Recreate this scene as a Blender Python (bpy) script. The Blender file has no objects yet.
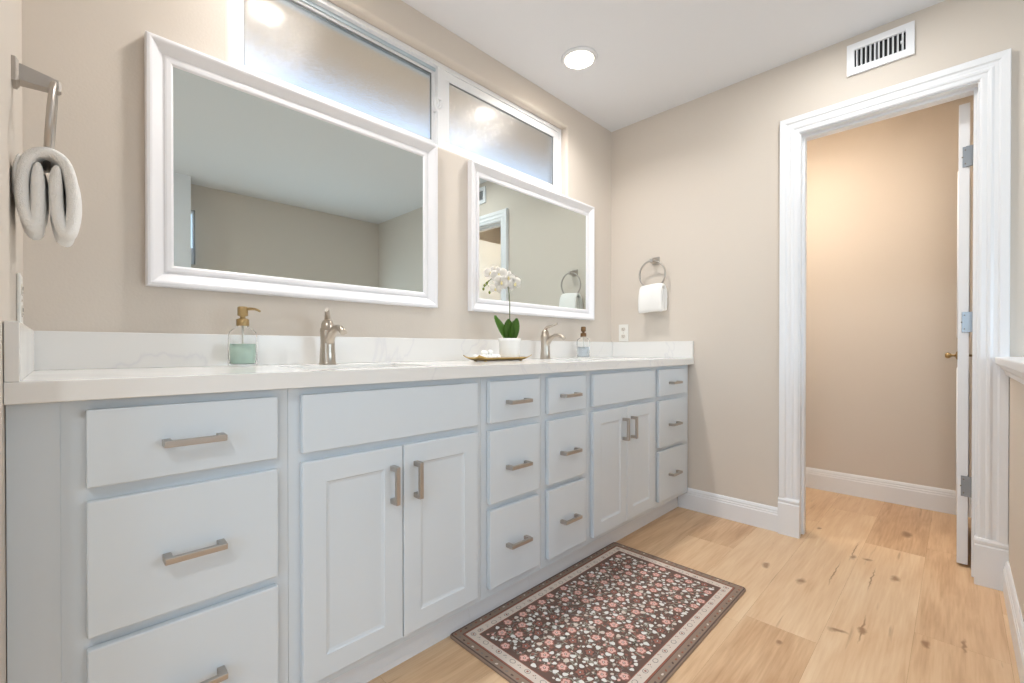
import bpy, bmesh, math, random
from mathutils import Vector, Matrix
random.seed(7)
C = bpy.context.scene.collection
scene = bpy.context.scene
PI = math.pi

# ------------------------------------------------------------------ camera
cam_d = bpy.data.cameras.new('camera'); cam = bpy.data.objects.new('camera', cam_d); C.objects.link(cam)
cam.location = (-2.6513, -1.6793, 0.96)
cam.rotation_euler = (math.radians(90 - 0.3106), 0, math.radians(44.8658 - 90))
cam_d.sensor_width = 36.0
cam_d.lens = 447.2 / 1024 * 36.0
cam_d.shift_y = 9.74 / 1024
cam_d.clip_start = 0.02
scene.camera = cam

# ------------------------------------------------------------------ view, world, lights
scene.view_settings.view_transform = 'Standard'
scene.view_settings.look = 'None'
scene.view_settings.gamma = 1.0
scene.view_settings.use_curve_mapping = False
scene.view_settings.exposure = 0.40

world = bpy.data.worlds.new('sky'); scene.world = world; world.use_nodes = True
wn = world.node_tree.nodes; wl = world.node_tree.links; wn.clear()
w_out = wn.new('ShaderNodeOutputWorld'); w_bg = wn.new('ShaderNodeBackground')
w_tc = wn.new('ShaderNodeTexCoord'); w_sep = wn.new('ShaderNodeSeparateXYZ'); w_rmp = wn.new('ShaderNodeValToRGB')
w_map = wn.new('ShaderNodeMapRange'); w_map.inputs[1].default_value = -1; w_map.inputs[2].default_value = 1
wl.new(w_tc.outputs['Generated'], w_sep.inputs[0]); wl.new(w_sep.outputs['Z'], w_map.inputs[0])
wl.new(w_map.outputs[0], w_rmp.inputs[0]); wl.new(w_rmp.outputs[0], w_bg.inputs['Color']); wl.new(w_bg.outputs[0], w_out.inputs[0])
e = w_rmp.color_ramp.elements
e[0].position = 0.46; e[0].color = (0.42, 0.38, 0.33, 1)      # ground seen from the windows
e[1].position = 0.53; e[1].color = (0.60, 0.79, 1.0, 1)       # bright hazy sky
k = e.new(1.0); k.color = (0.42, 0.62, 1.0, 1)
w_bg.inputs['Strength'].default_value = 1.8

def area(name, loc, rot, size, power, color, shape='DISK', size_y=None, spread=PI):
    d = bpy.data.lights.new(name, 'AREA'); o = bpy.data.objects.new(name, d); C.objects.link(o)
    d.shape = shape; d.size = size
    if size_y: d.size_y = size_y
    d.energy = power; d.color = color; d.spread = spread
    o.location = loc; o.rotation_euler = rot
    return o
LX = ((-2.02, -0.31), (-0.79, -0.31))
for i, (x, y) in enumerate(LX):                                   # the two recessed lamps over the sinks
    area('recessed_or_fill_lamp', (x, y, 2.425), (0, 0, 0), 0.13, 4.5 if i == 0 else 5.2, (1.0, 0.98, 0.96), spread=2.5)
area('recessed_or_fill_lamp', (-3.35, -2.0, 2.425), (0, 0, 0), 0.13, 10.5, (0.91, 0.97, 1.0))  # added fill lamp behind the camera, never in view
area('recessed_or_fill_lamp', (-.52, -1.33, 2.425), (0, 0, 0), 0.13, 4.4, (0.94, 0.98, 1.0))  # added fill lamp out of view, lifts the far-right cabinets
area('closet_lamp', (0.25, -0.92, 2.35), (0, 0, 0), 0.22, 8.6, (1.0, 0.90, 0.76))
area('end_window_fill', (-4.468, -1.95, 1.35), (0, math.radians(-90), 0), 1.4, 12.0, (0.76, 0.91, 1.0), 'RECTANGLE', 1.5)  # fill lamp standing for daylight in the added end window
area('bath_window_fill', (-1.0, -3.238, 1.24), (math.radians(90), 0, 0), 1.40, 8.0, (0.68, 0.88, 1.0), 'RECTANGLE', 0.55)  # fill for the vanity fronts, set in the added bath window

# ------------------------------------------------------------------ materials
def lin(c):
    return tuple((v/255/12.92 if v/255 <= 0.04045 else ((v/255+0.055)/1.055)**2.4) for v in c) + (1.0,)
def mat(name, rgb, rough=0.5, metal=0.0, bump=None, spec=None, coat=0.0, aniso=0.0):
    m = bpy.data.materials.new(name); m.use_nodes = True
    nt = m.node_tree; b = nt.nodes['Principled BSDF']
    b.inputs['Base Color'].default_value = lin(rgb); b.inputs['Roughness'].default_value = rough; b.inputs['Metallic'].default_value = metal
    if spec is not None: b.inputs['Specular IOR Level'].default_value = spec
    if coat: b.inputs['Coat Weight'].default_value = coat
    tc = nt.nodes.new('ShaderNodeTexCoord'); n = nt.nodes.new('ShaderNodeTexNoise')
    nt.links.new(tc.outputs['Object'], n.inputs['Vector'])
    n.inputs['Scale'].default_value = bump[0] if bump else 6.0
    n.inputs['Detail'].default_value = 3.0
    if bump:
        bp = nt.nodes.new('ShaderNodeBump'); bp.inputs['Strength'].default_value = bump[1]; bp.inputs['Distance'].default_value = bump[2] if len(bump) > 2 else 0.002
        nt.links.new(n.outputs['Fac'], bp.inputs['Height']); nt.links.new(bp.outputs['Normal'], b.inputs['Normal'])
    # slight procedural unevenness of the gloss
    mr = nt.nodes.new('ShaderNodeMapRange'); mr.inputs[3].default_value = max(0.0, rough-0.03); mr.inputs[4].default_value = min(1.0, rough+0.03)
    if rough > 0.03:
        nt.links.new(n.outputs['Fac'], mr.inputs[0]); nt.links.new(mr.outputs[0], b.inputs['Roughness'])
    return m
def bsdf(m): return m.node_tree.nodes['Principled BSDF']

M = {}
M['wall'] = mat('beige_wall_paint', (216, 206, 195), 0.75, bump=(140, 0.25, 0.0015))
M['ceiling'] = mat('white_ceiling_paint', (232, 233, 236), 0.85, bump=(110, 0.2, 0.0015))
M['trim'] = mat('white_trim_paint', (236, 237, 240), 0.35)
M['cabinet'] = mat('white_cabinet_paint', (213, 220, 226), 0.38)
M['frame'] = mat('white_frame_lacquer', (236, 235, 238), 0.32)
M['vinyl'] = mat('white_vinyl', (235, 236, 238), 0.35)
M['vinyl_track'] = mat('grey_track', (190, 204, 212), 0.4)
M['nickel'] = mat('brushed_nickel', (190, 180, 168), 0.30, 1.0)
M['nickel_dark'] = mat('satin_nickel', (186, 179, 172), 0.38, 1.0)
M['chrome'] = mat('steel_hinge', (150, 156, 162), 0.35, 1.0)
M['brass'] = mat('brass', (176, 152, 110), 0.3, 1.0)
M['gold'] = mat('gold_tray_metal', (206, 178, 122), 0.32, 1.0)
M['bronze'] = mat('bronze_pump', (128, 100, 72), 0.3, 1.0)
M['ceramic'] = mat('white_ceramic', (244, 243, 240), 0.25, bump=(90, 0.3, 0.002))
M['porcelain'] = mat('porcelain', (244, 244, 242), 0.1)
M['towel'] = mat('white_terry', (249, 247, 244), 0.95, bump=(420, 0.9, 0.003))
M['plastic'] = mat('white_plastic', (238, 236, 230), 0.35)
M['dark'] = mat('dark_void', (22, 24, 26), 0.8)
M['slot'] = mat('slot_brown', (120, 108, 98), 0.6)
M['leaf'] = mat('orchid_leaf', (94, 136, 54), 0.3, bump=(60, 0.2, 0.001))
M['stem'] = mat('orchid_stem', (92, 108, 66), 0.5)
M['petal'] = mat('orchid_petal', (250, 246, 240), 0.6)
M['lip'] = mat('orchid_lip', (240, 226, 170), 0.5)
M['bud'] = mat('orchid_bud', (120, 140, 62), 0.5)
M['soil'] = mat('moss', (70, 66, 40), 0.95, bump=(90, 1.0, 0.006))
M['pebble'] = mat('white_pebble', (246, 245, 242), 0.45, bump=(60, 0.3, 0.002))
M['soffit'] = mat('eave_soffit', (206, 190, 168), 0.8)

def glassmat(name, rgb, rough, ior=1.45):
    m = mat(name, rgb, rough); b = bsdf(m); b.inputs['Transmission Weight'].default_value = 1.0; b.inputs['IOR'].default_value = ior
    return m
M['glass'] = glassmat('clear_glass', (254, 255, 255), 0.02, 1.08)
M['green_soap'] = glassmat('green_liquid_soap', (218, 242, 230), 0.05, 1.2); bsdf(M['green_soap']).inputs['Transmission Weight'].default_value = 0.35
M['clear_soap'] = glassmat('clear_liquid_soap', (236, 242, 248), 0.05, 1.2); bsdf(M['clear_soap']).inputs['Transmission Weight'].default_value = 0.35
M['frosted'] = glassmat('frosted_glass', (240, 245, 250), 0.25)
nt = M['frosted'].node_tree
vr = nt.nodes.new('ShaderNodeTexVoronoi'); vr.inputs['Scale'].default_value = 380.0
tcf = nt.nodes.new('ShaderNodeTexCoord'); nt.links.new(tcf.outputs['Object'], vr.inputs['Vector'])
bsdf(M['frosted']).inputs['Coat Weight'].default_value = 0.22; bsdf(M['frosted']).inputs['Specular IOR Level'].default_value = 0.3; bsdf(M['frosted']).inputs['Coat Roughness'].default_value = 0.15
bpf = nt.nodes.new('ShaderNodeBump'); bpf.inputs['Strength'].default_value = 0.25; bpf.inputs['Distance'].default_value = 0.003
nt.links.new(vr.outputs['Distance'], bpf.inputs['Height']); nt.links.new(bpf.outputs['Normal'], bsdf(M['frosted']).inputs['Normal'])
M['gasket'] = mat('grey_gasket', (128, 132, 134), 0.6)
M['mirror'] = mat('silvered_mirror', (222, 231, 230), 0.0, 1.0)

def emit(name, rgb, s):
    m = bpy.data.materials.new(name); m.use_nodes = True; b = bsdf(m)
    b.inputs['Base Color'].default_value = lin(rgb); b.inputs['Emission Color'].default_value = lin(rgb); b.inputs['Emission Strength'].default_value = s
    return m
M['lens'] = emit('lit_lens', (255, 238, 214), 16.0)
M['lens_warm'] = emit('lit_warm_lens', (255, 214, 160), 5.0)

# quartz: white with faint grey veins
q = mat('white_quartz', (233, 231, 228), 0.16); M['quartz'] = q
nt = q.node_tree; tc = nt.nodes.new('ShaderNodeTexCoord')
nz = nt.nodes.new('ShaderNodeTexNoise'); nz.inputs['Scale'].default_value = 1.3; nz.inputs['Detail'].default_value = 7; nz.inputs['Distortion'].default_value = 1.0
nt.links.new(tc.outputs['Object'], nz.inputs['Vector'])
r = nt.nodes.new('ShaderNodeValToRGB'); ce = r.color_ramp.elements
ce[0].position = 0.4945; ce[0].color = lin((233, 231, 228)); ce[1].position = 0.5055; ce[1].color = lin((233, 231, 228))
v_ = ce.new(0.5); v_.color = lin((225, 223, 223))
nt.links.new(nz.outputs['Fac'], r.inputs['Fac']); nt.links.new(r.outputs['Color'], bsdf(q).inputs['Base Color'])

# oak planks: tone and seed come from the plank attribute
f = mat('oak_planks', (205, 170, 130), 0.42); M['floor'] = f
nt = f.node_tree; N = nt.nodes; L = nt.links; b = bsdf(f)
def node(t, **kw):
    n = N.new(t)
    for kk, vv in kw.items(): setattr(n, kk, vv)
    return n
def math_(op, a, bb=None):
    n = node('ShaderNodeMath', operation=op)
    for i, x in enumerate((a, bb)):
        if x is None: continue
        if isinstance(x, (int, float)): n.inputs[i].default_value = x
        else: L.new(x, n.inputs[i])
    return n.outputs[0]
att = node('ShaderNodeAttribute', attribute_name='plank'); sep = node('ShaderNodeSeparateColor'); L.new(att.outputs['Color'], sep.inputs[0])
tone, seed = sep.outputs[0], sep.outputs[1]
geo = node('ShaderNodeTexCoord'); sx = node('ShaderNodeSeparateXYZ'); L.new(geo.outputs['Object'], sx.inputs[0])
def grain(kx, ky, scale, detail=5.0, dist=0.0):
    cb = node('ShaderNodeCombineXYZ')
    L.new(math_('ADD', math_('MULTIPLY', sx.outputs[0], kx), math_('MULTIPLY', seed, 37.0)), cb.inputs[0])
    L.new(math_('ADD', math_('MULTIPLY', sx.outputs[1], ky), math_('MULTIPLY', seed, 11.0)), cb.inputs[1])
    n = node('ShaderNodeTexNoise'); n.inputs['Scale'].default_value = scale; n.inputs['Detail'].default_value = detail; n.inputs['Distortion'].default_value = dist
    L.new(cb.outputs[0], n.inputs['Vector']); return n.outputs['Fac']
g1 = grain(1.0, 9.0, 2.6, 6.0, 0.8); g2 = grain(3.0, 60.0, 2.0, 3.0); g3 = grain(0.9, 2.2, 2.0, 2.0)
mixv = math_('ADD', math_('ADD', math_('MULTIPLY', g1, 0.48), math_('MULTIPLY', g2, 0.30)), math_('ADD', math_('MULTIPLY', g3, 0.30), math_('MULTIPLY', tone, 0.52)))
ramp = node('ShaderNodeValToRGB'); L.new(math_('SUBTRACT', mixv, 0.29), ramp.inputs[0])
ce = ramp.color_ramp.elements
ce[0].position = 0.12; ce[0].color = lin((162, 122, 88)); ce[1].position = 0.82; ce[1].color = lin((240, 216, 184))
for p, c in ((0.32, (199, 158, 120)), (0.5, (221, 185, 147)), (0.66, (231, 200, 164))):
    k = ce.new(p); k.color = lin(c)
# thin dark checks that run with the grain
chk = node('ShaderNodeMapRange'); L.new(grain(1.6, 26.0, 1.6, 4.0, 0.3), chk.inputs[0]); chk.inputs[1].default_value = 0.66; chk.inputs[2].default_value = 0.74
kn = None
dn = node('ShaderNodeTexNoise'); dn.inputs['Scale'].default_value = 28.0; L.new(geo.outputs['Object'], dn.inputs['Vector'])
wob = math_('MULTIPLY', math_('SUBTRACT', dn.outputs['Fac'], 0.5), 0.05)
for (kx, ky, rx, ry) in ((-.50,-1.225,.035,.016), (-.45,-1.081,.03,.014), (-.204,-1.499,.035,.016), (-.735,-1.454,.022,.013), (-.793,-1.396,.016,.03),
                         (-.673,-1.611,.024,.012), (-.082,-1.343,.03,.012), (-.07,-1.395,.008,.020), (-.27,-1.43,.12,.003), (.42,-1.50,.05,.022), (.20,-1.16,.02,.012), (-.72,-1.452,.10,.0035),
                         (-1.0,-1.27,.016,.009), (.0,-1.335,.14,.003), (-.32,-1.31,.13,.003), (-.60,-1.70,.05,.006), (-1.93,-.66,.03,.01)):
    dx = math_('DIVIDE', math_('ADD', math_('SUBTRACT', sx.outputs[0], kx), wob), rx); dy = math_('DIVIDE', math_('ADD', math_('SUBTRACT', sx.outputs[1], ky), math_('MULTIPLY', wob, 0.35)), ry)
    d = math_('SQRT', math_('ADD', math_('MULTIPLY', dx, dx), math_('MULTIPLY', dy, dy)))
    v = math_('SUBTRACT', 1.0, d)
    kn = v if kn is None else math_('MAXIMUM', kn, v)
kr = node('ShaderNodeMapRange'); L.new(kn, kr.inputs[0]); kr.inputs[1].default_value = -0.2; kr.inputs[2].default_value = 0.6; kr.inputs[4].default_value = 0.7
fac = math_('MINIMUM', math_('MAXIMUM', math_('MULTIPLY', chk.outputs[0], 0.35), kr.outputs[0]), 1.0)
mx = node('ShaderNodeMix', data_type='RGBA'); L.new(fac, mx.inputs[0]); L.new(ramp.outputs[0], mx.inputs[6]); mx.inputs[7].default_value = lin((132, 86, 54))
L.new(mx.outputs[2], b.inputs['Base Color'])
bpn = node('ShaderNodeBump'); bpn.inputs['Strength'].default_value = 0.15; bpn.inputs['Distance'].default_value = 0.001; L.new(g2, bpn.inputs['Height']); L.new(bpn.outputs[0], b.inputs['Normal'])

# ------------------------------------------------------------------ mesh helpers
def nb(): return bmesh.new()
def box(bm, x0, x1, y0, y1, z0, z1, bev=0.0, seg=2, mi=0):
    vs = [bm.verts.new((x, y, z)) for x in (x0, x1) for y in (y0, y1) for z in (z0, z1)]
    F = [(0,1,3,2), (4,6,7,5), (0,4,5,1), (2,3,7,6), (0,2,6,4), (1,5,7,3)]
    fs = [bm.faces.new([vs[i] for i in q_]) for q_ in F]
    for q_ in fs: q_.material_index = mi
    if bev > 0:
        es = list({ed for q_ in fs for ed in q_.edges})
        rr = bmesh.ops.bevel(bm, geom=es, offset=bev, segments=seg, profile=0.5, affect='EDGES')
        for q_ in rr['faces']: q_.material_index = mi
    return vs
def lathe(bm, prof, cx=0, cy=0, seg=24, mi=0, cap0=True, cap1=True, sq=0):
    rings = []
    for (r_, z) in prof:
        ring = []
        for i in range(seg):
            a = 2*PI*i/seg
            ring.append(bm.verts.new((cx + r_*math.cos(a), cy + r_*math.sin(a), z)))
        rings.append(ring)
    for a, b_ in zip(rings, rings[1:]):
        for i in range(seg):
            q_ = bm.faces.new((a[i], a[(i+1) % seg], b_[(i+1) % seg], b_[i])); q_.material_index = mi; q_.smooth = True
    if cap0: bm.faces.new(rings[0][::-1]).material_index = mi
    if cap1: bm.faces.new(rings[-1]).material_index = mi
def tube(bm, pts, rad, seg=12, mi=0, closed=False, flat=None):
    pts = [Vector(p) for p in pts]; n = len(pts); rings = []
    up = Vector((0, 0, 1))
    prev = None
    for i, p in enumerate(pts):
        if closed: t = (pts[(i+1) % n] - pts[i-1]).normalized()
        else: t = (pts[min(i+1, n-1)] - pts[max(i-1, 0)]).normalized()
        if prev is None:
            a = t.orthogonal().normalized() if abs(t.dot(up)) > 0.95 else t.cross(up).normalized()
        else:
            a = (prev - t*prev.dot(t)).normalized()
        prev = a; b_ = t.cross(a)
        r_ = rad[i] if isinstance(rad, (list, tuple)) else rad
        ry = r_*(flat if flat else 1)
        rings.append([bm.verts.new(p + a*(r_*math.cos(2*PI*j/seg)) + b_*(ry*math.sin(2*PI*j/seg))) for j in range(seg)])
    pairs = list(zip(rings, rings[1:])) + ([(rings[-1], rings[0])] if closed else [])
    for a, b_ in pairs:
        for j in range(seg):
            q_ = bm.faces.new((a[j], a[(j+1) % seg], b_[(j+1) % seg], b_[j])); q_.smooth = True; q_.material_index = mi
    if not closed:
        bm.faces.new(rings[0][::-1]).material_index = mi; bm.faces.new(rings[-1]).material_index = mi
def ellipsoid(bm, c, rx, ry, rz, u=12, v=8, mi=0):
    rr = bmesh.ops.create_uvsphere(bm, u_segments=u, v_segments=v, radius=1.0)
    for vt in rr['verts']: vt.co = Vector((c[0]+vt.co.x*rx, c[1]+vt.co.y*ry, c[2]+vt.co.z*rz))
    for q_ in {q_ for vt in rr['verts'] for q_ in vt.link_faces}: q_.smooth = True; q_.material_index = mi
def sweep(bm, prof, rings_of, closed=False, mi=0, smooth=False, caps=True):
    """prof: list of (a,b); rings_of: list of functions mapping (a,b) to a point."""
    rings = [[bm.verts.new(fn(a, b_)) for a, b_ in prof] for fn in rings_of]
    n = len(prof); pairs = list(zip(rings, rings[1:])) + ([(rings[-1], rings[0])] if closed else [])
    for A, B in pairs:
        for j in range(n):
            q_ = bm.faces.new((A[j], A[(j+1) % n], B[(j+1) % n], B[j])); q_.material_index = mi; q_.smooth = smooth
    if not closed and caps:
        bm.faces.new(rings[0][::-1]).material_index = mi; bm.faces.new(rings[-1]).material_index = mi
def cells(bm, us, vs, skip, d0, d1, fn):
    """plate with holes: grid cells us x vs minus skip, extruded from depth d0 to d1; fn(u,v,d) -> point"""
    V = {}
    def vt(i, j, k):
        if (i, j, k) not in V: V[(i, j, k)] = bm.verts.new(fn(us[i], vs[j], (d0, d1)[k]))
        return V[(i, j, k)]
    on = lambda i, j: 0 <= i < len(us)-1 and 0 <= j < len(vs)-1 and (i, j) not in skip
    for i in range(len(us)-1):
        for j in range(len(vs)-1):
            if not on(i, j): continue
            bm.faces.new((vt(i,j,0), vt(i+1,j,0), vt(i+1,j+1,0), vt(i,j+1,0)))
            bm.faces.new((vt(i,j,1), vt(i,j+1,1), vt(i+1,j+1,1), vt(i+1,j,1)))
            if not on(i-1, j): bm.faces.new((vt(i,j,0), vt(i,j+1,0), vt(i,j+1,1), vt(i,j,1)))
            if not on(i+1, j): bm.faces.new((vt(i+1,j,0), vt(i+1,j,1), vt(i+1,j+1,1), vt(i+1,j+1,0)))
            if not on(i, j-1): bm.faces.new((vt(i,j,0), vt(i,j,1), vt(i+1,j,1), vt(i+1,j,0)))
            if not on(i, j+1): bm.faces.new((vt(i,j+1,0), vt(i+1,j+1,0), vt(i+1,j+1,1), vt(i,j+1,1)))
def obj(name, bm, m, parent=None, off=None, smooth_angle=None):
    """links bm as one object; off is subtracted from the coordinates (the root's place), a top-level mesh keeps it as its location"""
    bmesh.ops.recalc_face_normals(bm, faces=bm.faces[:])
    if off is not None: bmesh.ops.translate(bm, verts=bm.verts[:], vec=-Vector(off))
    me = bpy.data.meshes.new(name); bm.to_mesh(me); bm.free()
    for mm in (m if isinstance(m, (list, tuple)) else [m]): me.materials.append(mm)
    o = bpy.data.objects.new(name, me); C.objects.link(o)
    if parent: o.parent = parent
    elif off is not None: o.location = off
    return o
def thing(name, label, cat, loc=(0, 0, 0), rz=0.0, group=None):
    o = bpy.data.objects.new(name, None); C.objects.link(o); o.location = loc; o.rotation_euler = (0, 0, rz); o.empty_display_size = 0.05
    tag(o, label, cat, group); return o
def tag(o, label, cat, group=None):
    o['label'] = label; o['category'] = cat
    if group: o['group'] = group
    return o
def struct(name, bm, m, parent=None, label=None, cat=None, off=None):
    o = obj(name, bm, m, parent, off)
    if parent is None:
        o['kind'] = 'structure'
        if label: o['label'] = label
        if cat: o['category'] = cat
    return o
def smooth(o):
    for p in o.data.polygons: p.use_smooth = True
    return o

# ------------------------------------------------------------------ room shell
H = 2.44; XL = -2.721; YF = -3.22; XB = -4.45; XF = 1.0
# floor: every plank a quad with its own tone, over a dark joint layer
bm = nb(); col = bm.loops.layers.float_color.new('plank')
def plank(x0, x1, y0, y1, tn):
    g = 0.0003
    fc = bm.faces.new([bm.verts.new(p) for p in ((x0+g, y0+g, 0), (x1-g, y0+g, 0), (x1-g, y1-g, 0), (x0+g, y1-g, 0))])
    sd = random.random()
    for lp in fc.loops: lp[col] = (tn, sd, 0, 1)
rows = {-1: None}
fixed_rows = {0: ([-4.6, -3.3, -2.15, -0.92, 0.62, 1.2], [.5, .55, .30, .66, .5]),        # y -1.36..-1.14
              -1: ([-4.6, -2.9, -1.62, 0.15, 1.2], [.5, .5, .66, .26]),                    # y -1.58..-1.36
              1: ([-4.6, -3.4, -2.25, -0.98, 0.30, 1.2], [.5, .5, .52, .64, .56, .5]),           # y -1.14..-0.92
              2: ([-4.6, -2.7, -1.5, -0.38, 1.2], [.5, .45, .5, .32, .55]),
              3: ([-4.6, -3.2, -2.0, -1.05, 0.2, 1.2], [.5, .45, .40, .38, .35, .5]),
              -2: ([-4.6, -3.6, -2.4, -0.62, 0.28, 1.2], [.5, .5, .5, .45, .38, .66])}
for krow in range(-9, 7):
    y0 = -1.36 + 0.22*krow; y1 = y0 + 0.22
    y0 = max(y0, YF-0.02); y1 = min(y1, 0.0)
    if y1 - y0 < 0.01: continue
    if krow in fixed_rows: xs, tn = fixed_rows[krow]
    else:
        xs = [-4.6]; x = -4.6 + random.uniform(.3, 1.2)
        while x < 1.1: xs.append(x); x += random.uniform(1.1, 1.5)
        xs.append(1.2); tn = [random.uniform(.3, .7) for _ in xs[1:]]
    for a, b_, t in zip(xs, xs[1:], tn): plank(a, b_, y0, y1, t)
fj = len(bm.faces)
box(bm, -4.6, 1.2, YF-0.02, 0.0, -0.08, -0.0012, mi=1)
me_floor = struct('floor', bm, [M['floor'], mat('joint_brown', (178, 140, 104), 0.8)], label='light oak plank floor running towards the doorway', cat='floor')
bm = nb(); box(bm, XB-0.15, 1.2, YF-0.15, 0.16, H, H+0.08); struct('ceiling', bm, M['ceiling'], label='white textured ceiling', cat='ceiling')

WX0, WX1, WZ0, WZ1 = -2.262, -0.493, 1.885, 2.300
bm = nb(); cells(bm, [XB, WX0, WX1, 1.16], [-0.08, WZ0, WZ1, H], {(1, 1)}, 0.0, 0.16, lambda u, v, d: (u, d, v))
es = [ed for ed in bm.edges if all(abs(v.co.y) < 1e-6 for v in ed.verts) and all(WX0-1e-4 <= v.co.x <= WX1+1e-4 and WZ0-1e-4 <= v.co.z <= WZ1+1e-4 for v in ed.verts)]
bmesh.ops.bevel(bm, geom=es, offset=0.014, segments=4, profile=0.5, affect='EDGES')
struct('wall_back', bm, M['wall'], label='beige wall behind the vanity with a high window opening', cat='wall')
DY0, DY1, DZ = -1.756, -1.095, 2.068
bm = nb(); cells(bm, [YF-0.1, DY0, DY1, 0.0], [-0.08, DZ, H], {(1, 0)}, 0.0, 0.11, lambda u, v, d: (d, u, v))
struct('wall_right', bm, M['wall'], label='beige wall with the doorway and the air vent', cat='wall')
bm = nb(); box(bm, XL-0.12, XL, -0.72, 0.0, -0.08, H)
es = [ed for ed in bm.edges if all(abs(v.co.x-XL) < 1e-6 and abs(v.co.y+0.72) < 1e-6 for v in ed.verts)]
bmesh.ops.bevel(bm, geom=es, offset=0.014, segments=4, profile=0.5, affect='EDGES')
struct('wall_left', bm, M['wall'], label='beige side wall at the left end of the vanity', cat='wall')
bm = nb(); box(bm, XB, XL-0.12, -0.72, -0.60, -0.08, H); struct('wall_near', bm, M['wall'], label='wall beside the room opening', cat='wall')
# opposite wall with an added bath window and a slim high window
bm = nb(); cells(bm, [XB, -2.45, -1.803, -1.75, -0.25, 0.11], [-0.08, 0.92, 1.56, 1.72, 2.21, H], {(3, 1), (1, 3)}, 0.0, 0.12, lambda u, v, d: (u, YF-d, v))
struct('wall_front', bm, M['wall'], label='far wall of the bathroom opposite the vanity', cat='wall')
bm = nb(); cells(bm, [YF-0.12, -2.75, -1.15, -0.60], [-0.08, 0.6, 2.1, H], {(1, 1)}, 0.0, 0.12, lambda u, v, d: (XB-d, u, v))
struct('wall_end', bm, M['wall'], label='end wall with an added wide window', cat='wall')
bm = nb(); box(bm, -2.85, -1.872, -3.10, -3.00, 0, H); struct('wall_wing', bm, M['trim'], label='white wing wall by the slim window', cat='wall')
# little room behind the doorway
bm = nb(); box(bm, XF, XF+0.12, -2.2, 0.0, -0.08, H); struct('wall_closet_back', bm, M['wall'], label='wall inside the room behind the doorway', cat='wall')
bm = nb(); box(bm, 0.11, XF, -0.62, -0.50, -0.08, H); struct('wall_closet_left', bm, M['wall'], label='left wall inside the room behind the doorway', cat='wall')
bm = nb(); box(bm, 0.11, XF, -2.2, -2.08, -0.08, H); struct('wall_closet_right', bm, M['wall'], label='right wall inside the room behind the doorway', cat='wall')
# half wall at the right with its cap
PY0, PY1 = -1.965, -1.8265
bm = nb(); box(bm, -1.25, -0.0, PY0, PY1, -0.08, 0.893); struct('wall_half', bm, M['wall'], label='beige half wall right of the doorway', cat='wall')
bm = nb()
box(bm, -1.28, -0.0, PY0-0.035, PY1+0.04, 0.9, 0.928, 0.005)
cp = [(0, .9), (.028, .9), (.026, .885), (.014, .872), (.012, .858), (0, .856)]
sweep(bm, cp, [lambda a, z: (-1.262, PY1+a, z), lambda a, z: (-0.0, PY1+a, z)])
sweep(bm, cp, [lambda a, z: (-1.262, PY0-a, z), lambda a, z: (-0.0, PY0-a, z)])
struct('trim_1', bm, M['trim'], label='white moulded cap on the half wall', cat='trim')

# baseboards: stepped profile (depth, height)
BB = [(0, 0), (.015, 0), (.015, .088), (.0125, .092), (.0125, .101), (.010, .104), (.010, .112), (.006, .121), (.003, .125), (0, .125)]
def baseboard(name, fns, label):
    bm = nb(); sweep(bm, BB, fns); struct(name, bm, M['trim'], label=label, cat='baseboard')
baseboard('baseboard_right', [lambda a, z: (-a, -0.478, z), lambda a, z: (-a, -1.024, z)], 'white baseboard between vanity and door casing')
baseboard('baseboard_half', [lambda a, z: (-1.25, PY1+a, z), lambda a, z: (-0.028, PY1+a, z)], 'white baseboard along the half wall')
baseboard('baseboard_closet', [lambda a, z: (XF-a, -0.62, z*1.1), lambda a, z: (XF-a, -2.08, z*1.1)], 'white baseboard inside the room behind the doorway')
baseboard('baseboard_front', [lambda a, z: (-1.87, YF+a, z), lambda a, z: (-0.0, YF+a, z)], 'white baseboard on the far wall')

# door casing: mitred stepped profile swept up, over and down
OY0, OY1, OZ = -1.736, -1.113, 2.050       # clear opening between the jambs
CP = [(.006, 0), (.006, .011), (.012, .014), (.026, .014), (.030, .018), (.038, .020), (.046, .016), (.058, .017), (.064, .023), (.088, .026), (.090, .022), (.090, 0)]
bm = nb()
sweep(bm, CP, [lambda a, d: (-d, OY1+a, .185), lambda a, d: (-d, OY1+a, OZ+a), lambda a, d: (-d, OY0-a, OZ+a), lambda a, d: (-d, OY0-a, .185)])
struct('trim_2', bm, M['trim'], label='white stepped casing around the doorway', cat='trim')
PB = [(0, 0), (.030, 0), (.030, .160), (.026, .166), (.028, .172), (.028, .180), (.022, .190), (0, .190)]
for i, (y0, y1) in enumerate(((OY1-0.004, OY1+.092), (OY0-.092, OY0+.004))):
    bm = nb(); sweep(bm, PB, [lambda a, z, y0=y0: (-a, y0, z), lambda a, z, y1=y1: (-a, y1, z)])
    struct(f'trim_{3+i}', bm, M['trim'], label=('white plinth block under the left casing', 'white plinth block under the right casing')[i], cat='trim')
bm = nb()                                    # jamb lining with a stop
for (y0, y1) in ((OY1, DY1-0.001), (DY0+0.001, OY0)): box(bm, -0.002, 0.112, y0, y1, 0.004, OZ)
box(bm, -0.002, 0.112, DY0+.001, DY1-.001, OZ, DZ-.001)
box(bm, .035, .07, OY1-.011, OY1, 0.004, OZ); box(bm, .035, .07, OY0, OY0+.011, 0.004, OZ); box(bm, .035, .07, OY0+.011, OY1-.011, OZ-.011, OZ)
struct('trim_5', bm, M['trim'], label='white door jamb lining', cat='trim')
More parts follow.
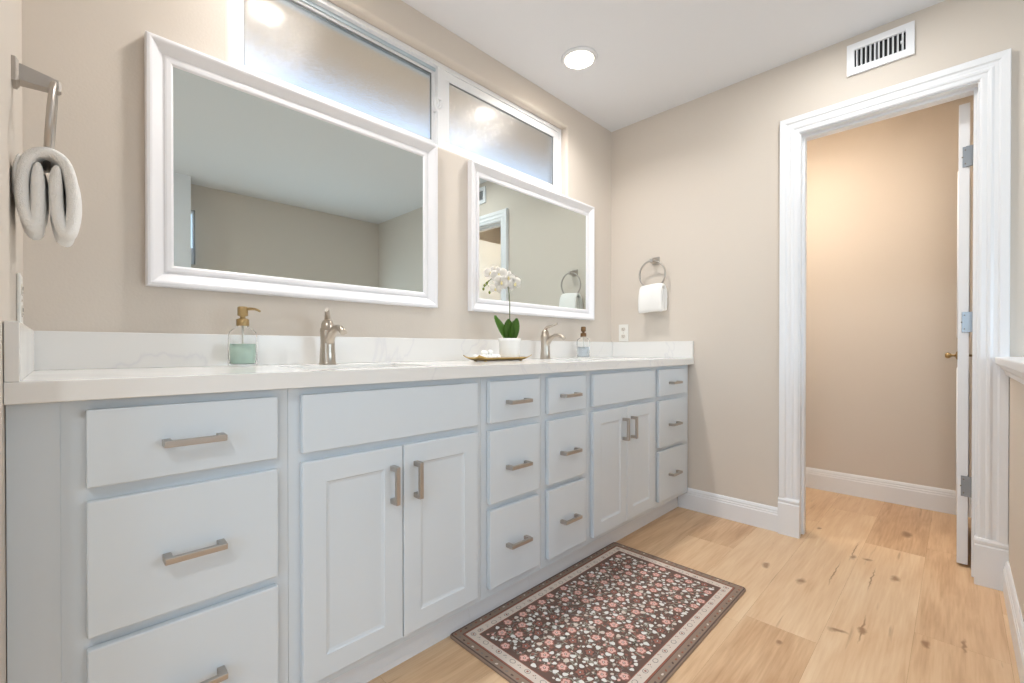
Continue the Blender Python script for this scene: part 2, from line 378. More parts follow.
# casing on the inner side
bm = nb()
sweep(bm, CP, [lambda a, d: (.11+d, OY1+a, 0), lambda a, d: (.11+d, OY1+a, OZ+a), lambda a, d: (.11+d, OY0-a, OZ+a), lambda a, d: (.11+d, OY0-a, 0)])
struct('trim_6', bm, M['trim'], label='white casing on the inner side of the doorway', cat='trim')

# door leaf, swung open into the little room; an arched panel on each face
LX0, LX1, LY0, LY1 = 0.142, 0.742, -1.716, -1.681
droot = bpy.data.objects.new('door_1', None); C.objects.link(droot); droot.location = (LX0, LY0, 0); droot['kind'] = 'structure'
droot['label'] = 'white door standing open into the little room'; droot['category'] = 'door'
bm = nb(); box(bm, LX0, LX1, LY0, LY1, 0.012, 2.035, 0.0015)
for side, yy in ((1, LY1), (-1, LY0)):
    def arch(x0, x1, z0, z1, rise):
        p = [(x0, z0), (x1, z0), (x1, z1)]
        for i in range(1, 12):
            t = i/12; p.append((x1+(x0-x1)*t, z1 + rise*math.sin(PI*t)))
        return p + [(x0, z1)]
    for loop in (arch(LX0+.11, LX1-.11, 1.02, 1.66, .16), arch(LX0+.11, LX1-.11, .2, .86, 0.0)):
        pts = [(x, yy-side*.0035, z) for x, z in loop]
        # drop duplicates on straight loops, then a raised bead along the loop
        pp = [pts[0]]
        for p in pts[1:]:
            if (Vector(p)-Vector(pp[-1])).length > 1e-4: pp.append(p)
        tube(bm, pp, .007, 8, closed=True)
obj('leaf', bm, M['trim'], droot, (LX0, LY0, 0))
for z in (1.80, 1.077, 0.357):
    bm = nb(); box(bm, LX0-.0025, LX0+.0005, LY0-.002, LY1-.012, z-.045, z+.045, .0008)
    box(bm, .115, LX0-.001, OY0-.003, OY0+.0005, z-.045, z+.045)
    tube(bm, [(LX0-.011, OY0+.004, z-.046), (LX0-.011, OY0+.004, z+.046)], .0065, 10)
    box(bm, LX0-.010, LX0-.001, OY0+.002, LY0+.012, z-.044, z+.044)
    hg = obj('hinge', bm, M['chrome'], droot, (LX0, LY0, 0))
    bm = nb()
    for dz in (-.03, 0, .03):
        ellipsoid(bm, (LX0-.003, LY1-.018+(.006 if dz == 0 else -.003), z+dz), .0012, .003, .003, 8, 6)
    obj('screw', bm, M['slot'], hg, (LX0, LY0, 0))
bm = nb()
def lathe_y(bm, prof, cx, cz, y0, sgn, seg=20):
    rings = [[bm.verts.new((cx+r_*math.cos(2*PI*i/seg), y0+sgn*h, cz+r_*math.sin(2*PI*i/seg))) for i in range(seg)] for r_, h in prof]
    for A, B in zip(rings, rings[1:]):
        for i in range(seg): bm.faces.new((A[i], A[(i+1) % seg], B[(i+1) % seg], B[i])).smooth = True
    bm.faces.new(rings[0]); bm.faces.new(rings[-1])
KN = [(.022, 0), (.022, .003), (.018, .006), (.006, .008), (.006, .022), (.011, .026), (.016, .034), (.0155, .041), (.010, .047), (.003, .048)]
lathe_y(bm, KN, LX1-.065, .925, LY1, 1); lathe_y(bm, KN, LX1-.065, .925, LY0, -1)
obj('door_knob', bm, M['brass'], droot, (LX0, LY0, 0))

# ------------------------------------------------------------------ clerestory window
wroot = bpy.data.objects.new('window_1', None); C.objects.link(wroot); wroot.location = ((WX0+WX1)/2, 0.08, WZ0); wroot['kind'] = 'structure'
wroot['label'] = 'long high frosted sliding window above the mirrors'; wroot['category'] = 'window'
WO = (wroot.location.x, wroot.location.y, wroot.location.z)
def rect_frame(bm, x0, x1, z0, z1, y0, y1, wl_, wr, wb, wt, bev=0.002):
    box(bm, x0, x1, y0, y1, z0, z0+wb, bev); box(bm, x0, x1, y0, y1, z1-wt, z1, bev)
    box(bm, x0, x0+wl_, y0, y1, z0+wb, z1-wt, bev); box(bm, x1-wr, x1, y0, y1, z0+wb, z1-wt, bev)
bm = nb(); rect_frame(bm, WX0+.002, WX1-.002, WZ0+.001, WZ1-.001, .040, .118, .040, .018, .022, .022)
box(bm, -1.412, -1.368, .042, .112, WZ0+.022, WZ1-.022, .002)
obj('window_frame', bm, M['vinyl'], wroot, WO)
bm = nb()
for (z0, z1, y0, y1) in ((2.262, 2.277, .060, .066), (2.247, 2.277, .090, .112)): box(bm, WX0+.042, -1.412, y0, y1, z0, z1, .001)
obj('track', bm, M['vinyl_track'], wroot, WO)
bm = nb(); rect_frame(bm, WX0+.043, -1.400, WZ0+.024, 2.270, .068, .088, .012, .026, .03, .016)
sl = obj('sash', bm, M['vinyl'], wroot, WO)
bm = nb(); box(bm, WX0+.053, -1.424, .076, .080, WZ0+.05, 2.256); obj('pane', bm, M['frosted'], sl, WO)
bm = nb(); rect_frame(bm, WX0+.0552, -1.4262, WZ0+.0542, 2.2538, .0745, .0815, .004, .004, .004, .004, 0); obj('gasket', bm, M['gasket'], sl, WO)
bm = nb(); rect_frame(bm, -1.368, WX1-.021, WZ0+.024, WZ1-.023, .046, .066, .026, .046, .036, .040)
sr = obj('sash', bm, M['vinyl'], wroot, WO)
bm = nb(); box(bm, -1.345, WX1-.064, .054, .058, WZ0+.056, 2.242); obj('pane', bm, M['frosted'], sr, WO)
bm = nb(); rect_frame(bm, -1.3418, WX1-.0672, WZ0+.0602, 2.2368, .0525, .0595, .004, .004, .004, .004, 0); obj('gasket', bm, M['gasket'], sr, WO)
bm = nb(); box(bm, -1.424, -1.402, .046, .068, 2.07, 2.135, .004)
tube(bm, [(-1.406, .047, 2.082), (-1.400, .032, 2.09), (-1.400, .030, 2.118), (-1.406, .045, 2.126)], .005, 8)
obj('latch', bm, M['vinyl'], wroot, WO)
# eave outside above the window
bm = nb(); box(bm, -5.0, 1.6, .16, .82, 2.42, 2.48); box(bm, -5.0, 1.6, .82, .85, 2.38, 2.52)
struct('trim_7', bm, M['soffit'], label='eave outside the high window', cat='trim')

# windows of the rest of the room; bath and end ones added as fill
def plain_window(idx, label, fr, pane):
    o = bpy.data.objects.new(f'window_{idx}', None); C.objects.link(o); o['kind'] = 'structure'; o['label'] = label; o['category'] = 'window'
    bm = nb(); fr(bm); obj('window_frame', bm, M['vinyl'], o)
    bm = nb(); pane(bm); obj('pane', bm, M['glass'], o)
plain_window(2, 'slim high window beside the white wing wall', lambda bm: rect_frame(bm, -2.448, -1.805, 1.722, 2.208, YF-.09, YF-.03, .025, .012, .15, .02),
             lambda bm: box(bm, -2.43, -1.815, YF-.062, YF-.058, 1.86, 2.19))
plain_window(3, 'added unseen bath window in the far wall', lambda bm: rect_frame(bm, -1.748, -.252, .922, 1.558, YF-.09, YF-.03, .04, .04, .04, .04),
             lambda bm: box(bm, -1.72, -.28, YF-.062, YF-.058, .95, 1.53))
def fr3(bm):
    for (y0, y1, z0, z1) in ((-2.748, -1.152, .602, .642), (-2.748, -1.152, 2.058, 2.098), (-2.748, -2.708, .642, 2.058), (-1.192, -1.152, .642, 2.058), (-1.97, -1.93, .642, 2.058)):
        box(bm, XB-.09, XB-.03, y0, y1, z0, z1, .002)
plain_window(4, 'added unseen wide window in the end wall', fr3, lambda bm: box(bm, XB-.062, XB-.058, -2.72, -1.18, .63, 2.07))

# ------------------------------------------------------------------ vanity cabinets
YC = -0.537; YFR = -0.556; YB = -0.012; ZC = 0.866; ZK = 0.104; YK = -0.464
VG = 'white vanity cabinets under the quartz top'
def pull(parent, off, c, axis):
    """bar pull: square bar on two feet, centred at c on the front face"""
    bm = nb(); hl = 0.053; s = 0.0064
    y = YFR
    if axis == 'x':
        box(bm, c[0]-hl, c[0]+hl, y-.034, y-.023, c[2]-s, c[2]+s, .0018)
        for sg in (-1, 1):
            xx = c[0]+sg*(hl-.007); box(bm, xx-.007, xx+.007, y-.026, y, c[2]-s-.0005, c[2]+s+.0005, .0012)
    else:
        box(bm, c[0]-s, c[0]+s, y-.034, y-.023, c[2]-hl, c[2]+hl, .0018)
        for sg in (-1, 1):
            zz = c[2]+sg*(hl-.007); box(bm, c[0]-s-.0005, c[0]+s+.0005, y-.026, y, zz-.007, zz+.007, .0012)
    return obj('handle', bm, M['nickel_dark'], parent, off)
def slab(name, root, off, x0, x1, z0, z1):
    bm = nb(); box(bm, x0, x1, YFR, YC-.0008, z0, z1, .0028, 2); return obj(name, bm, M['cabinet'], root, off)
def shaker(root, off, x0, x1, z0, z1):
    bm = nb(); w = 0.057; yi = YFR+.0048
    # frame front with a chamfered step down to the panel
    outer = [(x0, z0), (x1, z0), (x1, z1), (x0, z1)]
    inset = lambda d: [(x0+d, z0+d), (x1-d, z0+d), (x1-d, z1-d), (x0+d, z1-d)]
    loops = [(outer, YC-.0008), (outer, YFR+.0025), (inset(.0025), YFR), (inset(w), YFR), (inset(w+.003), YFR+.0028), (inset(w+.010), yi)]
    rings = [[bm.verts.new((x, y, z)) for x, z in lp] for lp, y in loops]
    for A, B in zip(rings, rings[1:]):
        for i in range(4): bm.faces.new((A[i], A[(i+1) % 4], B[(i+1) % 4], B[i]))
    bm.faces.new(rings[0]); bm.faces.new(rings[-1])
    return obj('door', bm, M['cabinet'], root, off)
def cabinet(label, x0, x1, fill_l=0.0):
    off = ((x0+x1)/2, -0.29, 0); g = .0004
    t = thing('vanity_cabinet', label, 'cabinet', off, 0, VG)
    bm = nb(); a, b_ = x0+g, x1-g
    box(bm, a, b_, YC, YC+.019, ZK, ZC)                              # face frame
    box(bm, a, a+.016, YC+.019, YB, ZK, ZC); box(bm, b_-.016, b_, YC+.019, YB, ZK, ZC)
    box(bm, a+.016, b_-.016, YC+.019, YB, ZK, ZK+.016); box(bm, a+.016, b_-.016, YB-.008, YB, ZK+.016, ZC)
    if fill_l: box(bm, a, a+fill_l, YC-.0025, YC, ZK, ZC, .001)
    obj('body', bm, M['cabinet'], t, off)
    bm = nb(); box(bm, a, b_, YK, YK+.016, 0, ZK)
    obj('toe_kick', bm, M['cabinet'], t, off)
    bm = nb(); sweep(bm, [(.0005, 0), (.016, 0), (.016, .018), (.011, .040), (.006, .056), (.0005, .060)], [lambda q_, z: (a, YK-q_, z), lambda q_, z: (b_, YK-q_, z)])
    obj('shoe_molding', bm, M['trim'], t, off)
    return t, off
DZS = [(.704, .848), (.428, .679), (.137, .406)]
def drawers(t, off, x0, x1):
    for z0, z1 in DZS:
        d = slab('drawer', t, off, x0, x1, z0, z1)
        pull(d, off, ((x0+x1)/2, 0, (z0+z1)/2 - (.010 if .4 < z0 < .5 else .003)), 'x')
def sinkbase(t, off, x0, xs, x1):
    slab('false_front', t, off, x0, x1, .705, .848)
    d = shaker(t, off, x0, xs-.0015, .131, .683); pull(d, off, (xs-.036, 0, .580), 'z')
    d = shaker(t, off, xs+.0015, x1, .131, .683); pull(d, off, (xs+.040, 0, .580), 'z')
t, o_ = cabinet('white three-drawer cabinet at the near left end of the vanity', XL+.0006, -2.2695, .065); drawers(t, o_, -2.622, -2.297)
t, o_ = cabinet('large white two-door sink cabinet left of the middle drawers, nearest the camera', -2.2695, -1.655); sinkbase(t, o_, -2.242, -1.9635, -1.681)
t, o_ = cabinet('white stack of three drawers in the middle, left one of the pair', -1.655, -1.347); drawers(t, o_, -1.628, -1.373)
t, o_ = cabinet('white stack of three drawers in the middle, right one of the pair', -1.347, -1.0465); drawers(t, o_, -1.320, -1.075)
t, o_ = cabinet('white two-door sink cabinet between the drawer stacks at the far end', -1.0465, -.4345); sinkbase(t, o_, -1.017, -.738, -.458)
t, o_ = cabinet('white three-drawer cabinet at the far end against the towel ring wall', -.4345, -.012); drawers(t, o_, -.410, -.086)

# ------------------------------------------------------------------ countertop and sinks
ZT = 0.905; YT = -0.569
SK = ((-1.975, -.315), (-.80, -.315)); SW, SD = .21, .15
ct = thing('countertop', 'long white veined quartz countertop with backsplash over the vanity', 'countertop', (-1.36, -.285, .867)); CO = (-1.36, -.285, .867)
bm = nb(); s1, s2 = SK
cells(bm, [XL+.001, s1[0]-SW, s1[0]+SW, s2[0]-SW, s2[0]+SW, -.001], [YT, s1[1]-SD, s1[1]+SD, -.001], {(1, 1), (3, 1)}, .867, ZT, lambda u, v, d: (u, v, d))
es = [ed for ed in bm.edges if all(abs(v.co.y-YT) < 1e-5 for v in ed.verts) and abs(ed.verts[0].co.z-ed.verts[1].co.z) < 1e-5]
bmesh.ops.bevel(bm, geom=es, offset=.0025, segments=2, profile=.5, affect='EDGES')
obj('slab', bm, M['quartz'], ct, CO)
bm = nb(); box(bm, XL+.001, -.001, -.020, -.001, ZT, 1.006, .0015); obj('backsplash', bm, M['quartz'], ct, CO)
bm = nb(); box(bm, XL+.001, XL+.019, YT, -.021, ZT, 1.006, .0015); obj('side_splash', bm, M['quartz'], ct, CO)
bm = nb(); box(bm, -.019, -.001, YT, -.021, ZT, 1.006, .0015); obj('side_splash', bm, M['quartz'], ct, CO)
def rrect(w, d, r_, n=5):
    p = []
    for cx, cy, a0 in ((w-r_, d-r_, 0), (-w+r_, d-r_, 90), (-w+r_, -d+r_, 180), (w-r_, -d+r_, 270)):
        for i in range(n+1):
            a = math.radians(a0+90*i/n); p.append((cx+r_*math.cos(a), cy+r_*math.sin(a)))
    return p
for (sx_, sy_), lab in zip(SK, ('white undermount sink basin below the near faucet', 'white undermount sink basin below the far faucet')):
    off = (sx_, sy_, .72); t = thing('sink', lab, 'sink', off, 0, 'undermount sinks')
    bm = nb()
    lv = [(SW+.02, SD+.02, .03, .8665), (SW+.02, SD+.02, .03, .855), (SW*.93, SD*.93, .05, .735), (SW*.6, SD*.6, .06, .720), (.03, .03, .0299, .718),
          (.024, .024, .0239, .726), (SW*.58, SD*.58, .06, .728), (SW*.90, SD*.90, .05, .743), (SW-.002, SD-.002, .03, .8665)]
    rings = [[bm.verts.new((sx_+x, sy_+y, z)) for x, y in rrect(w, d, r_)] for w, d, r_, z in lv]
    for A, B in zip(rings, rings[1:]+rings[:1]):
        n = len(A)
        for i in range(n):
            q_ = bm.faces.new((A[i], A[(i+1) % n], B[(i+1) % n], B[i])); q_.smooth = True
    obj('basin', bm, M['porcelain'], t, off)
    bm = nb(); lathe(bm, [(.004, .716), (.022, .716), (.022, .727), (.028, .729), (.026, .732), (.012, .731), (.010, .727)], sx_, sy_, 20); obj('drain', bm, M['nickel'], t, off)

# ------------------------------------------------------------------ faucets
def bez(p0, p1, p2, p3, n=12):
    out = []
    for i in range(n+1):
        t_ = i/n; a = (1-t_)**3; b_ = 3*(1-t_)**2*t_; c = 3*(1-t_)*t_*t_; d = t_**3
        out.append(tuple(a*p0[j]+b_*p1[j]+c*p2[j]+d*p3[j] for j in range(3)))
    return out
def faucet(label, loc, turn=0.0):
    t = thing('faucet', label, 'faucet', loc, 0, 'brushed nickel sink faucets')
    bm = nb(); lathe(bm, [(.029, 0), (.029, .004), (.027, .008), (.026, .03), (.024, .06), (.0235, .085), (.025, .118), (.0255, .122)], 0, 0, 28); obj('body', bm, M['nickel'], t)
    bm = nb()
    pts = bez((0, -.008, .070), (0, -.03, .115), (0, -.085, .148), (0, -.128, .108), 14)
    tube(bm, pts, [.017-.0050*i/14 for i in range(15)], 14, flat=.8); obj('spout', bm, M['nickel'], t)
    bm = nb(); lathe(bm, [(.0245, .1225), (.0245, .1255), (.0215, .128), (.0205, .142), (.017, .152), (.010, .158), (.003, .16)], 0, 0, 24)
    hb = obj('handle', bm, M['nickel'], t)
    bm = nb(); pts = bez((0, .004, .148), (0, -.002, .178), (0, -.034, .172), (0, -.082, .187), 10)
    tube(bm, pts, [.013-.0050*i/10 for i in range(11)], 12, flat=.6); lv_ = obj('lever', bm, M['nickel'], hb); lv_.rotation_euler = (0, 0, math.radians(turn))
faucet('brushed nickel single-lever faucet under the large near mirror', (-1.992, -.105, ZT), -24)
faucet('brushed nickel single-lever faucet under the far mirror, right of the orchid', (-.815, -.105, ZT))

# ------------------------------------------------------------------ soap dispensers
def dispenser(label, loc, rz, liquid, fill, metal):
    t = thing('soap_dispenser', label, 'soap dispenser', loc, rz, 'glass soap dispensers')
    bm = nb(); o = [(.034, 0), (.0385, .004), (.039, .012), (.039, .098), (.0365, .108), (.028, .116), (.0155, .122), (.0145, .130)]
    i_ = [(.0118, .130), (.0125, .121), (.026, .1135), (.0342, .106), (.0362, .097), (.0362, .010), (.03, .008)]
    lathe(bm, o + i_, 0, 0, 32, cap0=True, cap1=True); obj('bottle', bm, M['glass'], t)
    bm = nb(); lathe(bm, [(.029, .0085), (.0358, .0105), (.0358, fill)], 0, 0, 32); obj('soap', bm, M[liquid], t)
    bm = nb(); lathe(bm, [(.0165, .126), (.0175, .128), (.0175, .146), (.012, .149), (.0075, .150), (.0075, .156), (.0145, .158), (.0145, .183), (.012, .186)], 0, 0, 24); p = obj('pump', bm, M[metal], t)
    bm = nb(); tube(bm, bez((.008, 0, .178), (.03, 0, .181), (.042, 0, .179), (.054, 0, .171), 8), [.0052-.002*i/8 for i in range(9)], 10); obj('nozzle', bm, M[metal], p)
    bm = nb(); tube(bm, [(0, 0, .016), (0, 0, .127)], .003, 8); obj('dip_tube', bm, M['plastic'], p)
dispenser('glass soap dispenser half full of pale green soap with brass pump', (-2.256, -.105, ZT), math.radians(-45), 'green_soap', .070, 'brass')
dispenser('glass soap dispenser with clear soap and bronze pump beyond the far faucet', (-.475, -.11, ZT), math.radians(50), 'clear_soap', .066, 'bronze')

# ------------------------------------------------------------------ gold tray with pebbles and the orchid
TX, TY = -1.255, -.205
t = thing('tray', 'long gold tray with upturned ends holding the orchid and white pebbles', 'tray', (TX, TY, ZT))
bm = nb()
nx, ny = 24, 8; hx, hy = .163, .060; gr = []
for side in (0, 1):
    rows_ = []
    for i in range(nx+1):
        u = -1+2*i/nx; rr_ = []
        for j in range(ny+1):
            v = -1+2*j/ny
            w = hy*(1-.10*abs(u)**3)
            z = .006 + 0.012*max(0, abs(u)-.72)**1.5/.148 + .011*max(0, abs(v)-.6)/.4
            rr_.append(bm.verts.new((u*hx, v*w, z+.0 if side else z-.0035)))
        rows_.append(rr_)
    gr.append(rows_)
for rows_ in gr:
    for i in range(nx):
        for j in range(ny): bm.faces.new((rows_[i][j], rows_[i+1][j], rows_[i+1][j+1], rows_[i][j+1])).smooth = True
A, B = gr
for i in range(nx):
    bm.faces.new((A[i][0], A[i+1][0], B[i+1][0], B[i][0])); bm.faces.new((A[i][ny], B[i][ny], B[i+1][ny], A[i+1][ny]))
for j in range(ny):
    bm.faces.new((A[0][j], B[0][j], B[0][j+1], A[0][j+1])); bm.faces.new((A[nx][j], A[nx][j+1], B[nx][j+1], B[nx][j]))
obj('dish', bm, M['gold'], t)
for sx_ in (-.11, .11):
    for sy_ in (-.032, .032):
        bm = nb(); lathe(bm, [(.007, 0), (.007, .0035)], sx_, sy_, 12); obj('foot', bm, M['gold'], t)
GP = 'white pebbles on the gold tray'
pb = [(-.112, -.026, 0), (-.088, -.030, 0), (-.064, -.026, 0), (-.040, -.030, 0), (-.100, -.002, 0), (-.076, -.004, 0), (-.052, -.002, 0), (-.028, -.004, 0), (-.086, .022, 0), (-.060, .024, 0), (-.034, .022, 0), (-.112, .022, 0),
      (-.098, -.016, .86), (-.066, -.012, 1.05), (-.080, .010, .95)]
for (px, py, lay) in pb:
    px, py = -.070+(px+.070)*1.16, py*1.12
    bm = nb(); rx = random.uniform(.0125, .0145); rr_ = bmesh.ops.create_icosphere(bm, subdivisions=3, radius=1.0)
    a = random.uniform(0, PI); s0, s1_, s2_ = rx*1.06, rx*.94, .0120
    z0 = .0066 + s2_ + lay*.0195
    ph = random.uniform(0, 6)
    for v in bm.verts:
        n = 1+.07*math.sin(v.co.x*4+ph)+.06*math.cos(v.co.y*5-ph)
        x, y, z = v.co.x*s0*n, v.co.y*s1_*n, v.co.z*s2_
        v.co = Vector((TX+px+x*math.cos(a)-y*math.sin(a), TY+py+x*math.sin(a)+y*math.cos(a), ZT+z0+z))
    for q_ in bm.faces: q_.smooth = True
    o = obj('pebble', bm, M['pebble'], None, (TX+px, TY+py, ZT+z0))
    tag(o, 'small white pebble heaped on the left half of the gold tray', 'pebble', GP)

PX, PY = -1.185, -.205
VR = Vector((.7055, -.7087, 0)); VF = Vector((.7087, .7055, 0))
t = thing('potted_orchid', 'white moth orchid in a white ceramic pot on the gold tray', 'plant', (PX, PY, ZT+.0062))
bm = nb()
o_ = [(.040, 0), (.0455, .003), (.047, .012), (.0495, .080), (.0525, .084), (.0525, .095), (.050, .0975)]
i_ = [(.046, .0955), (.045, .084), (.0445, .078)]
lathe(bm, o_+i_, 0, 0, 36); obj('pot', bm, M['ceramic'], t)
bm = nb(); lathe(bm, [(.043, .070), (.0438, .081), (.03, .086), (.01, .088)], 0, 0, 24); obj('moss', bm, M['soil'], t)
def leaf(direction, length, width, lean, curl, side=None):
    """arched strap leaf rising from the pot; direction in view-aligned (right, forward)"""
    bm = nb(); d = (VR*direction[0] + VF*direction[1]).normalized(); s = side.normalized() if side else Vector((0, 0, 1)).cross(d); n = 10; m_ = 6; top = []
    for i in range(n+1):
        u = i/n; w = width*math.sin(PI*min(1, .12+.86*u))**.7*(1 if u < .97 else .4)
        c = d*(.008+length*(lean*u+curl*u*u)) + Vector((0, 0, .084+length*(u*(1-.25*curl*u))))
        top.append([bm.verts.new(c + s*(w*(-1+2*j/m_)) + d*(-.010*(1-abs(-1+2*j/m_)))) for j in range(m_+1)])
    for i in range(n):
        for j in range(m_): bm.faces.new((top[i][j], top[i+1][j], top[i+1][j+1], top[i][j+1])).smooth = True
    rr_ = bmesh.ops.solidify(bm, geom=bm.faces[:], thickness=.0022)
    for q_ in bm.faces: q_.smooth = True
    obj('leaf', bm, M['leaf'], t)
leaf((-1, .1), .124, .020, .42, .10, VR*.8+VF*.45+Vector((0, 0, .36)))
leaf((-.2, -1), .104, .027, .18, .05)
leaf((.75, -.5), .106, .026, .32, .0, VR*.85+VF*.35-Vector((0, 0, .25)))
leaf((.4, 1), .098, .022, .25, .1)
def vp(u, v, depth=0.0):                                  # place in the plant's own frame: metres right and up
    return VR*((u-509)/214.6) + VF*depth + Vector((0, 0, .0435+(350-v)/214.6))
bm = nb(); sp = [vp(509.5, 333), vp(509, 318), vp(509, 303), vp(508, 292), vp(506, 283), vp(501, 277, -.01), vp(495, 277, -.012), vp(489, 281, -.01), vp(485.5, 286, -.01)]
fine = []
for i in range(len(sp)-1):
    p0, p1, p2, p3 = sp[max(i-1, 0)], sp[i], sp[i+1], sp[min(i+2, len(sp)-1)]
    for kx in range(4):
        t_ = kx/4; fine.append(.5*((2*p1)+(p2-p0)*t_+(2*p0-5*p1+4*p2-p3)*t_*t_+(3*p1-p0-3*p2+p3)*t_**3))
fine.append(sp[-1])
tube(bm, fine, [.0026-.0012*i/len(fine) for i in range(len(fine))], 8); obj('stem', bm, M['stem'], t)
def flower(c, face, size, roll=0.0):
    fwd = face.normalized(); r_ = fwd.cross(Vector((0, 0, 1))).normalized(); up = r_.cross(fwd)
    bm = nb()
    def petal(ang, ln, wd, cup, mi=0, back=0.0):
        a = math.radians(ang)+roll; d = r_*math.cos(a)+up*math.sin(a); s = up*math.cos(a)-r_*math.sin(a); g = []
        for i in range(7):
            u = i/6; w = wd*math.sin(PI*(.08+.86*u))**.65
            ctr = c + d*(ln*u) + fwd*(cup*math.sin(u*2.6)-back)
            g.append([bm.verts.new(ctr + s*(w*q_) - fwd*(cup*.9*q_*q_)) for q_ in (-1, -.5, 0, .5, 1)])
        for i in range(6):
            for j in range(4):
                fc = bm.faces.new((g[i][j], g[i+1][j], g[i+1][j+1], g[i][j+1])); fc.smooth = True; fc.material_index = mi
    for ang in (90, 215, 325): petal(ang, size*.50, size*.17, size*.04, 0, .0025)
    for ang in (12, 168): petal(ang, size*.52, size*.30, size*.08)
    bmesh.ops.solidify(bm, geom=bm.faces[:], thickness=.0009)
    fo = obj('flower', bm, M['petal'], t)
    bm = nb(); ellipsoid(bm, c+fwd*.004-up*size*.08, size*.08, size*.08, size*.10, 10, 8); ellipsoid(bm, c+fwd*.006+up*size*.02, size*.05, size*.05, size*.05, 8, 6)
    obj('lip', bm, M['lip'], fo)
vw = -VF
for (u, v, dp, fr_, sz, rl) in ((490.5, 274, -.014, (-.3, -.95, .15), .070, .2), (498.5, 276, -.026, (-.1, -1, .1), .080, -.2), (507.5, 278.5, -.012, (.3, -.95, .15), .072, .3),
                                (514, 284, -.004, (.6, -.75, -.1), .072, -.4), (501, 283.5, -.034, (0, -1, -.25), .070, .5), (495, 289.5, -.022, (-.2, -1, -.35), .058, .1)):
    flower(vp(u, v, dp), VR*fr_[0]+VF*fr_[1]+Vector((0, 0, fr_[2])), sz, rl)
for (u, v) in ((484, 286), (483, 289.5), (489, 293), (486.5, 283.5)):
    bm = nb(); p = vp(u, v, -.010); ellipsoid(bm, p, .0055, .0055, .0075, 10, 8)
    tube(bm, [p+Vector((0, 0, .005)), p+Vector((.006, -.006, .014)), vp(486.5, 284.5, -.010)], .0012, 6); obj('bud', bm, M['bud'], t)

# ------------------------------------------------------------------ mirrors
MP = [(0, .0), (0, .028), (.003, .0315), (.009, .0325), (.013, .0315), (.016, .030), (.040, .0125), (.043, .0125), (.045, .0145), (.050, .0155), (.060, .0145), (.066, .010), (.066, 0)]   # (inwards, out of the wall)
def mirror(label, x0, x1, z0, z1):
    off = ((x0+x1)/2, -.002, z0); t = thing('wall_mirror', label, 'mirror', off, 0, 'white framed wall mirrors')
    bm = nb(); y0 = -.002
    sweep(bm, MP, [lambda a, d: (x0+a, y0-d, z0+a), lambda a, d: (x1-a, y0-d, z0+a), lambda a, d: (x1-a, y0-d, z1-a), lambda a, d: (x0+a, y0-d, z1-a)], closed=True)
    obj('frame', bm, M['frame'], t, off)
    bm = nb(); box(bm, x0+.062, x1-.062, y0-.009, y0-.004, z0+.062, z1-.062); obj('glass', bm, M['mirror'], t, off)
mirror('white framed mirror over the near sink, the larger-looking left one', -2.481, -1.465, 1.143, 1.871)
mirror('white framed mirror over the far sink, behind the orchid', -1.270, -.246, 1.143, 1.867)

# ------------------------------------------------------------------ towel rings and towels
def towel_ring(label, loc, rz):
    """wall is the plane x=0 of the thing, the room lies towards -x"""
    t = thing('towel_ring', label, 'towel ring', loc, rz, 'nickel towel rings')
    bm = nb(); s = .0235
    pr = [(s, 0), (s, .006), (s*.78, .010)]
    rings = [[bm.verts.new((-h, a*w, b_*w)) for a, b_ in ((1, 1), (-1, 1), (-1, -1), (1, -1))] for w, h in pr]
    for A, B in zip(rings, rings[1:]):
        for i in range(4): bm.faces.new((A[i], A[(i+1) % 4], B[(i+1) % 4], B[i]))
    bm.faces.new(rings[0]); bm.faces.new(rings[-1]); obj('back_plate', bm, M['nickel_dark'], t)
    bm = nb(); pr = [(.0165, .0102), (.011, .066), (.008, .070)]
    rings = [[bm.verts.new((-h, a*w, b_*w - h*.09)) for a, b_ in ((1, 1), (-1, 1), (-1, -1), (1, -1))] for w, h in pr]
    for A, B in zip(rings, rings[1:]):
        for i in range(4): bm.faces.new((A[i], A[(i+1) % 4], B[(i+1) % 4], B[i]))
    bm.faces.new(rings[0]); bm.faces.new(rings[-1]); obj('post', bm, M['nickel_dark'], t)
    bm = nb(); R_ = .086
    tube(bm, [(-.060 + .006*(1-math.cos(2*PI*i/48)), R_*math.sin(2*PI*i/48), -.006-R_+R_*math.cos(2*PI*i/48)) for i in range(48)], .0055, 12, closed=True)
    obj('ring', bm, M['nickel_dark'], t)
